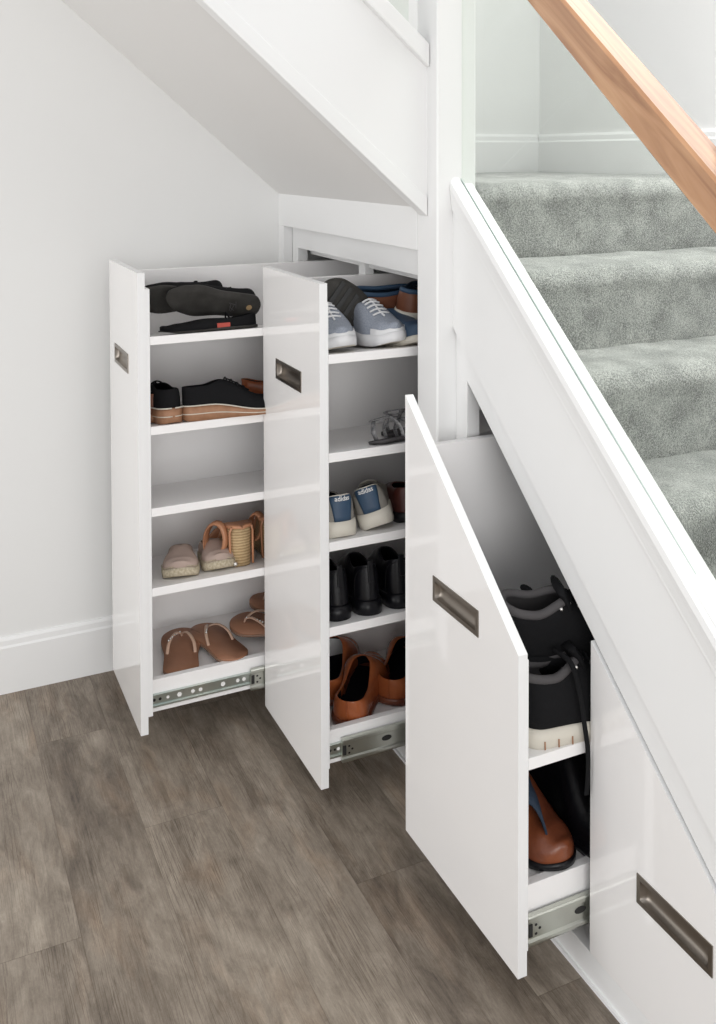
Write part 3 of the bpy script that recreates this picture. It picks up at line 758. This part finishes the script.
# --- cabinet 1, bottom: flip flops
def flip_flop():
    r = empty('flip_flop'); L, W = .222, .110
    def w(t):
        b = interp(t, [(0, .40*W), (.2, .42*W), (.45, .405*W), (.75, .5*W), (1, .44*W)]); e = 1
        if t < .16: e = math.sqrt(max(0, 1-((.16-t)/.16)**2))
        if t > .8: e = math.sqrt(max(0, 1-((t-.8)/.2)**2))
        return b*e
    for nm, z0, z1, k, mt in (('sole', 0, .006, 1.0, 'tan_sole_under'), ('footbed', .006, .011, .985, 'footbed')):
        bm = bmesh.new(); rows = []
        for i in range(37):
            t = .5-.5*math.cos(PI*i/36); y = w(t)*k; x = t*L
            rows.append([Vector(p) for p in ((x, -y, z0), (x, -y, z1), (x, 0, z1), (x, y, z1), (x, y, z0), (x, 0, z0), (x, -y, z0))])
        grid(bm, rows); finish(nm, bm, [mt], r)
    bm = bmesh.new()
    for sd in (1, -1):
        tube(bm, curve_pts([(.80*L, 0, .020), (.70*L, sd*.016, .034), (.56*L, sd*.032, .028), (.44*L, sd*.037, .010)], 6), .0045, 8, flat=.45)
    tube(bm, [(.82*L, 0, .008), (.80*L, 0, .022)], .003, 6); finish('thong_strap', bm, ['strap_pale'], r)
    bm = bmesh.new()
    for i in range(7):
        bmesh.ops.create_uvsphere(bm, u_segments=8, v_segments=6, radius=.0032, matrix=Matrix.Translation((.78*L-i*.0085, .004+i*.0048, .026+.0025*min(i, 3))))
    finish('beads', bm, ['silver'], r)
    return r
G = 'brown flip flops on the bottom shelf of the left cabinet'
zf = .167
r = flip_flop(); tag(r, 'brown flip flop with beaded thong at the far left of the bottom shelf', 'flip flop', G)
place(r, (-.022, -.484, zf+.002), 164, -3, 0, tilt=0)
for lab, loc, hd, pt, rl in (('brown flip flop with beaded thong, second from the left on the bottom shelf', (-.024, -.330, zf+.010), 190, 0, 4),
                             ('brown flip flop lying raised near the right of the bottom shelf', (-.075, -.108, zf+.026), 238, 0, -4),
                             ('brown flip flop at the back, partly behind the middle cabinet front', (-.165, -.020, zf+.030), 236, 0, 0)):
    q = copy_tree(r); tag(q, lab); place(q, loc, hd, pt, rl, tilt=0)
# dark flat pair beneath the raised ones
q = copy_tree(f3); tag(q, 'dark slipper lying under the raised brown flip flop'); 
for ch in [c for c in bpy.data.objects if c.parent == q and c.name.startswith('red_patch')]: bpy.data.objects.remove(ch)
bpy.data.objects.remove(q) if False else place(q, (-.10, -.080, zf+.001), 236, 0, 0, tilt=0); q.scale = (.85, .85, .30)

# --- cabinet 2, top shelf
s = Shoe(L=.26, W=.100, hs=.028, ts=.022, hc=.060, hi=.076, ht=.040, to=.52, hv=.85, point=.5)
def knit():
    r = empty('knit_sneaker')
    upper(s, r, 'knit'); sole(s, r, 'white_rubber', under='cream', ztop=.006); insole(s, r); laces(s, r, 'white_rubber', 5, .0026)
    upper(s, r, 'white_rubber', 'white_rubber', .80, 1.0, 'toe_cap', 0, .30, .0015, .0025)
    return r
GK = 'blue-grey knit sneakers on the top shelf of the middle cabinet'
r = knit(); tag(r, 'blue-grey knit sneaker with white toe, left one of its pair', 'sneaker', GK); place(r, (.092, -.168, 1.026), -6, 0, 4, tilt=6)
q = copy_tree(r); tag(q, 'blue-grey knit sneaker with white toe, right one of its pair'); place(q, (.092, -.072, 1.026), 4, 0, 4, tilt=6)
def boat():
    s = Shoe(L=.275, W=.098, hs=.022, ts=.018, hc=.055, hi=.052, ht=.042, to=.58, hv=.85)
    r = empty('boat_shoe'); upper(s, r, 'brown_leather', 'navy'); sole(s, r, 'cream'); insole(s, r, 'navy')
    bm = bmesh.new(); ts = [.001+(s.to-.002)*k/20 for k in range(21)]
    pts = [s.P(t, 1, .98) for t in ts[::-1]] + [s.P(t, -1, .98) for t in ts]
    tube(bm, pts, .0065, 8); finish('collar', bm, ['blue_leather'], r); laces(s, r, 'navy', 2)
    return r
GB = 'brown boat shoes with navy collars on the top shelf of the middle cabinet'
r = boat(); tag(r, 'brown boat shoe with navy collar lying side-on on top of the knit sneakers', 'boat shoe', GB); place(r, (.130, -.070, 1.078), 86, -3, 12, tilt=0)
q = copy_tree(r); tag(q, 'brown boat shoe with navy collar at the right end of the top shelf'); place(q, (.245, .020, 1.085), 140, -2, 8, tilt=0)
# black trainer leaning with its sole outwards
s2 = Shoe(L=.235, W=.088, hs=.022, ts=.018, hc=.06, hi=.06, ht=.04, to=.5)
r = empty('trainer', label='black trainer leaning upright behind the knit sneakers, tread facing out', cat='sneaker')
upper(s2, r, 'black_suede'); sole(s2, r, 'grey_sole'); insole(s2, r)
bm = bmesh.new()
for k in range(8): bx(bm, .03+k*.024, .042+k*.024, -s2.w(.1+k*.09)*.8, s2.w(.1+k*.09)*.8, -.003, .001)
obj('tread', bm, ['dark'], r, bevel=.001)
place(r, (.225, .012, 1.035), 0, -98, 0, tilt=0, lean=52)
# navy slip-on at right
s3 = Shoe(L=.27, W=.098, hs=.020, ts=.018, hc=.06, hi=.07, ht=.042, to=.45)
r = empty('slip_on_shoe', label='navy slip-on shoe with pale sole right of the knit sneakers', cat='shoe')
upper(s3, r, 'blue_leather'); sole(s3, r, 'cream'); insole(s3, r); place(r, U2_(.085, -.002, 1.049), 3)

# --- cabinet 2, second shelf: strappy sandal
r = empty('strappy_sandal', label='grey strappy sandal alone on the second shelf of the middle cabinet', cat='sandal')
s4 = Shoe(L=.25, W=.085, hs=.012, ts=.008, hc=.02, hi=.02, ht=.02)
sole(s4, r, 'grey_lining')
bm = bmesh.new()
for x, hgt in ((.07, .10), (.105, .085), (.145, .062), (.18, .045)):
    ww = s4.w(x/.25)
    tube(bm, curve_pts([(x, -ww, .008), (x-.004, -ww*.9, hgt*.6), (x-.008, 0, hgt), (x-.004, ww*.9, hgt*.6), (x, ww, .008)], 6), .007, 8, flat=.3, upv=(1, 0, 0))
finish('straps', bm, ['snake'], r)
bm = bmesh.new(); tube(bm, curve_pts([(.18, 0, .046), (.145, 0, .064), (.105, 0, .088), (.06, 0, .108), (.03, -.026, .10), (.012, 0, .095), (.03, .026, .10), (.06, 0, .108)], 6), .006, 8, flat=.4)
tube(bm, [(.012, 0, .012), (.005, 0, .05), (.012, 0, .095)], .008, 8, flat=.4, upv=(1, 0, 0)); finish('ankle_strap', bm, ['snake'], r)
bm = bmesh.new()
for x, hgt in ((.07, .10), (.105, .085), (.145, .062)):
    bmesh.ops.create_uvsphere(bm, u_segments=8, v_segments=6, radius=.0055, matrix=Matrix.Translation((x-.007, 0, hgt+.003)))
    finish('stud', bm, ['grey_lining'], r); bm = bmesh.new()
bm.free()
place(r, U2_(.335, -.115, .825), 105, 0, -10); r.scale = (1, 1, .55)
q = copy_tree(r); tag(q, 'grey strappy sandal behind its mate on the second shelf'); place(q, U2_(.25, -.04, .825), 100); q.scale = (1, 1, .55)

# --- cabinet 2, third shelf: grey sneakers with navy heel tabs
s = Shoe(L=.25, W=.108, hs=.028, ts=.022, hc=.066, hi=.060, ht=.042, to=.45, hv=.72)
def text_mesh(txt, size, ext=.0004):
    cu = bpy.data.curves.new('lettering', 'FONT'); cu.body = txt; cu.size = size; cu.extrude = ext; cu.align_x = 'CENTER'; cu.align_y = 'CENTER'; cu.offset = size*.012
    o = bpy.data.objects.new('tmp', cu); C.objects.link(o); bpy.context.view_layer.update()
    me = bpy.data.meshes.new_from_object(o.evaluated_get(bpy.context.evaluated_depsgraph_get())); bpy.data.objects.remove(o); return me
def heel_sneaker():
    r = empty('sneaker'); upper(s, r, 'grey_mesh', 'navy'); sole(s, r, 'cream', ztop=.008); insole(s, r); laces(s, r, 'cream', 5)
    bm = bmesh.new()
    rows_ = []
    for side in (1, -1):
        seq = [0, .002, .006, .012, .02, .032, .05]
        rows = []
        for t in seq:
            r_ = []
            for j in range(10):
                f = .05+.98*j/9; f = min(f, 1.0)
                lim = .018 + .05*(j/9)**1.5; tt = t/.05*lim
                p = s.P(tt, side, f); c = Vector((.04, 0, p.z)); r_.append(p+(p-c).normalized()*.0022)
            rows.append(r_)
        grid(bm, rows)
    tb = finish('heel_tab', bm, ['blue_leather'], r, .0015)
    tb['label'] = 'navy blue leather heel tab with white lettering'
    bm = bmesh.new(); ts = [.001+.12*k/12 for k in range(13)]
    tube(bm, [s.P(t, 1, 1.0) for t in ts[::-1]] + [s.P(t, -1, 1.0) for t in ts], .0022, 6); finish('collar_piping', bm, ['cream'], r)
    me = text_mesh('adidas', .0155)
    # bend the lettering round the heel
    for v in me.vertices:
        x, y, z = v.co; rad = .034; a = x/rad
        v.co = Vector((.0305 - (rad+.0022+z)*math.cos(a)*.98, -(rad+z)*math.sin(a), s.hs+s.hc*.90+y))
    tx = link('lettering', me, ['white_print'], tb); tx['label'] = 'white lettering on the heel tab'
    return r
GS = 'stone grey sneakers with navy heels on the third shelf'
r = heel_sneaker(); tag(r, 'stone grey sneaker with navy heel tab, right one of its pair', 'sneaker', GS); place(r, U2_(.340, -.108, .630), 153, 2, -15)
q = copy_tree(r); tag(q, 'stone grey sneaker with navy heel tab, left one of its pair'); place(q, U2_(.345, -.196, .622), 179)
s5 = Shoe(L=.25, W=.095, hs=.02, ts=.012, hc=.062, hi=.06, ht=.040, to=.40, hv=.9)
r = empty('leather_boot', label='dark red leather boot right of the grey sneakers', cat='boot')
upper(s5, r, 'dark_red'); sole(s5, r, 'black_leather'); insole(s5, r); place(r, U2_(.320, -.005, .622), 172)

# --- cabinet 2, fourth shelf: black leather ankle boots
s = Shoe(L=.27, W=.086, hs=.028, ts=.010, hc=.085, hi=.095, ht=.044, to=.40, hv=.85, heel=.022)
def dress(mt, name, s):
    r = empty(name); upper(s, r, mt); sole(s, r, 'black_leather'); insole(s, r)
    bm = bmesh.new()   # heel counter seam and pull tab
    tube(bm, curve_pts([s.P(.13, 1, .05), s.P(.09, 1, .5), s.P(.02, 1, .72), s.P(0, 1, .75), s.P(.02, -1, .72), s.P(.09, -1, .5), s.P(.13, -1, .05)], 5), .0014, 5)
    finish('seam', bm, [mt], r)
    bm = bmesh.new(); bx(bm, -.004, .001, -.007, .007, s.hs+s.hc*.55, s.hs+s.hc+.010); obj('pull_tab', bm, [mt], r, bevel=.0015)
    return r
GD = 'black leather boots on the fourth shelf of the middle cabinet'
r = dress('black_leather', 'ankle_boot', s); tag(r, 'shiny black leather ankle boot in the middle of the fourth shelf', 'boot', GD); place(r, U2_(.345, -.122, .427), 178)
for lab, loc, hd in (('shiny black leather ankle boot at the left end of the fourth shelf', U2_(.338, -.198, .427), 180), ('shiny black leather ankle boot at the right of the fourth shelf', U2_(.345, -.040, .427), 176)):
    q = copy_tree(r); tag(q, lab); place(q, loc, hd)

# --- cabinet 2, bottom: cognac slip-ons
s = Shoe(L=.27, W=.118, hs=.014, ts=.010, hc=.050, hi=.082, ht=.052, to=.60, hv=.85)
r = empty('slip_on_shoe', label='cognac brown leather slip-on with dark opening, front one of its pair', cat='shoe', group='cognac brown slip-ons at the bottom of the middle cabinet')
upper(s, r, 'tan_brown'); sole(s, r, 'boot_brown'); insole(s, r)
bm = bmesh.new(); tube(bm, [s.P(0, 1, f/8) + Vector((-.0012, 0, 0)) for f in range(0, 9)], .0016, 6); finish('back_seam', bm, ['tan_brown'], r)
place(r, (.318, -.178, .154), 140, 0, 0, tilt=0)
q = copy_tree(r); tag(q, 'cognac brown leather slip-on with dark opening, left rear one of its pair'); place(q, (.215, -.190, .154), 146, 0, 0, tilt=0)
q = copy_tree(r); tag(q, 'cognac brown leather slip-on nearest the slanted cabinet front'); place(q, (.275, -.045, .154), 136, 0, 0, tilt=0)

# --- cabinet 3, upper shelf: black hiking boots
s = Shoe(L=.29, W=.112, hs=.034, ts=.030, hc=.090, hi=.105, ht=.055, to=.42, hv=.92)
def hiking(sole_m):
    r = empty('hiking_boot')
    upper(s, r, 'charcoal', 'grey_lining', thick=.008); so = sole(s, r, sole_m, ztop=.002); insole(s, r)
    bm = bmesh.new()
    for k in range(9):
        for sd in (1, -1):
            t = .10+k*.095; bx(bm, t*s.L-.0012, t*s.L+.0012, sd*(s.w(t)+.0042)-.0006, sd*(s.w(t)+.0042)+.0006, .004, .018)
    obj('sole_notches', bm, ['tan_wood' if sole_m == 'cream' else sole_m], r)
    laces(s, r, 'black_suede', 6, .0032)
    bm = bmesh.new()
    for i in range(5):
        t = .36+i*.065
        for sd in (1, -1):
            p = s.P(t, sd, .80); bmesh.ops.create_uvsphere(bm, u_segments=8, v_segments=6, radius=.0036, matrix=Matrix.Translation(p + Vector((0, sd*.003, .001))))
    finish('eyelets', bm, ['silver'], r)
    bm = bmesh.new(); pts = [s.P(.001+.40*k/16, 1, .97) for k in range(17)][::-1] + [s.P(.001+.40*k/16, -1, .97) for k in range(17)]
    tube(bm, pts, .008, 8); cl = finish('padded_collar', bm, ['grey_lining'], r)
    bm = bmesh.new(); T_ = curve_pts([(.44*s.L, 0, s.zs(.4)+.085), (.40*s.L, 0, s.zs(.4)+.108), (.36*s.L, 0, s.zs(.4)+.125)], 6)
    tube(bm, T_, [.030]*len(T_), 12, flat=.3, upv=(1, 0, 0)); finish('tongue', bm, ['charcoal'], r)
    return r
r = hiking('cream'); tag(r, 'black hiking boot with cream sole, side-on at the front of the shelf', 'boot', 'black hiking boots in the slanted cabinet')
place(r, (.905, -.112, .4385), 84, 0, 0, tilt=3)
q = hiking('charcoal'); tag(q, 'black boot lying behind the hiking boot with the cream sole', 'boot', 'black hiking boots in the slanted cabinet'); place(q, (.775, -.100, .480), 80, -3, -4, tilt=0)
q = copy_tree(q); tag(q, 'black boot on top of the pile in the slanted cabinet'); place(q, (.815, -.105, .545), 74, 3, 12, tilt=0)
# hanging lace
bm = bmesh.new(); tube(bm, curve_pts([(.905, -.035, .59), (.945, -.028, .585), (.962, -.022, .54), (.972, -.016, .47), (.973, -.012, .44), (.972, -.010, .40), (.970, -.012, .355)], 8), .0052, 8, flat=.45, upv=(1, 0, 0))
tag(finish('shoelace', bm, ['black_suede'], None), 'black shoelace hanging over the shelf edge from the hiking boot', 'shoelace')

# --- cabinet 3, bottom: chestnut boots
s = Shoe(L=.29, W=.108, hs=.026, ts=.014, hc=.125, hi=.13, ht=.05, to=.40, hv=.9)
r = dress('boot_brown', 'ankle_boot', s); tag(r, 'chestnut brown leather boot with its toe facing out below the hiking boots', 'boot', 'boots at the bottom of the slanted cabinet'); place(r, (.655, -.080, .199), 10, 0, 0, tilt=0)
q = dress('black_leather', 'ankle_boot', s); tag(q, 'dark leather boot right of the chestnut boot at the cabinet bottom', 'boot', 'boots at the bottom of the slanted cabinet'); place(q, (.690, .060, .200), 4, 0, 0, tilt=0)
bm = bmesh.new(); rows = []
for i in range(15):
    u = i/14; row = []
    for j in range(15):
        v = j/14
        row.append(Vector((.78+.13*u + .006*math.sin(v*11), -.125+.085*v, .385 - .07*u*u - .05*(v-.4)**2*6*u + .004*math.sin(u*17+v*9))))
    rows.append(row)
grid(bm, rows); o = finish('cloth_bag', bm, ['navy'], None, .004, 0); tag(o, 'navy cloth draped over the chestnut boot in the slanted cabinet', 'cloth bag')
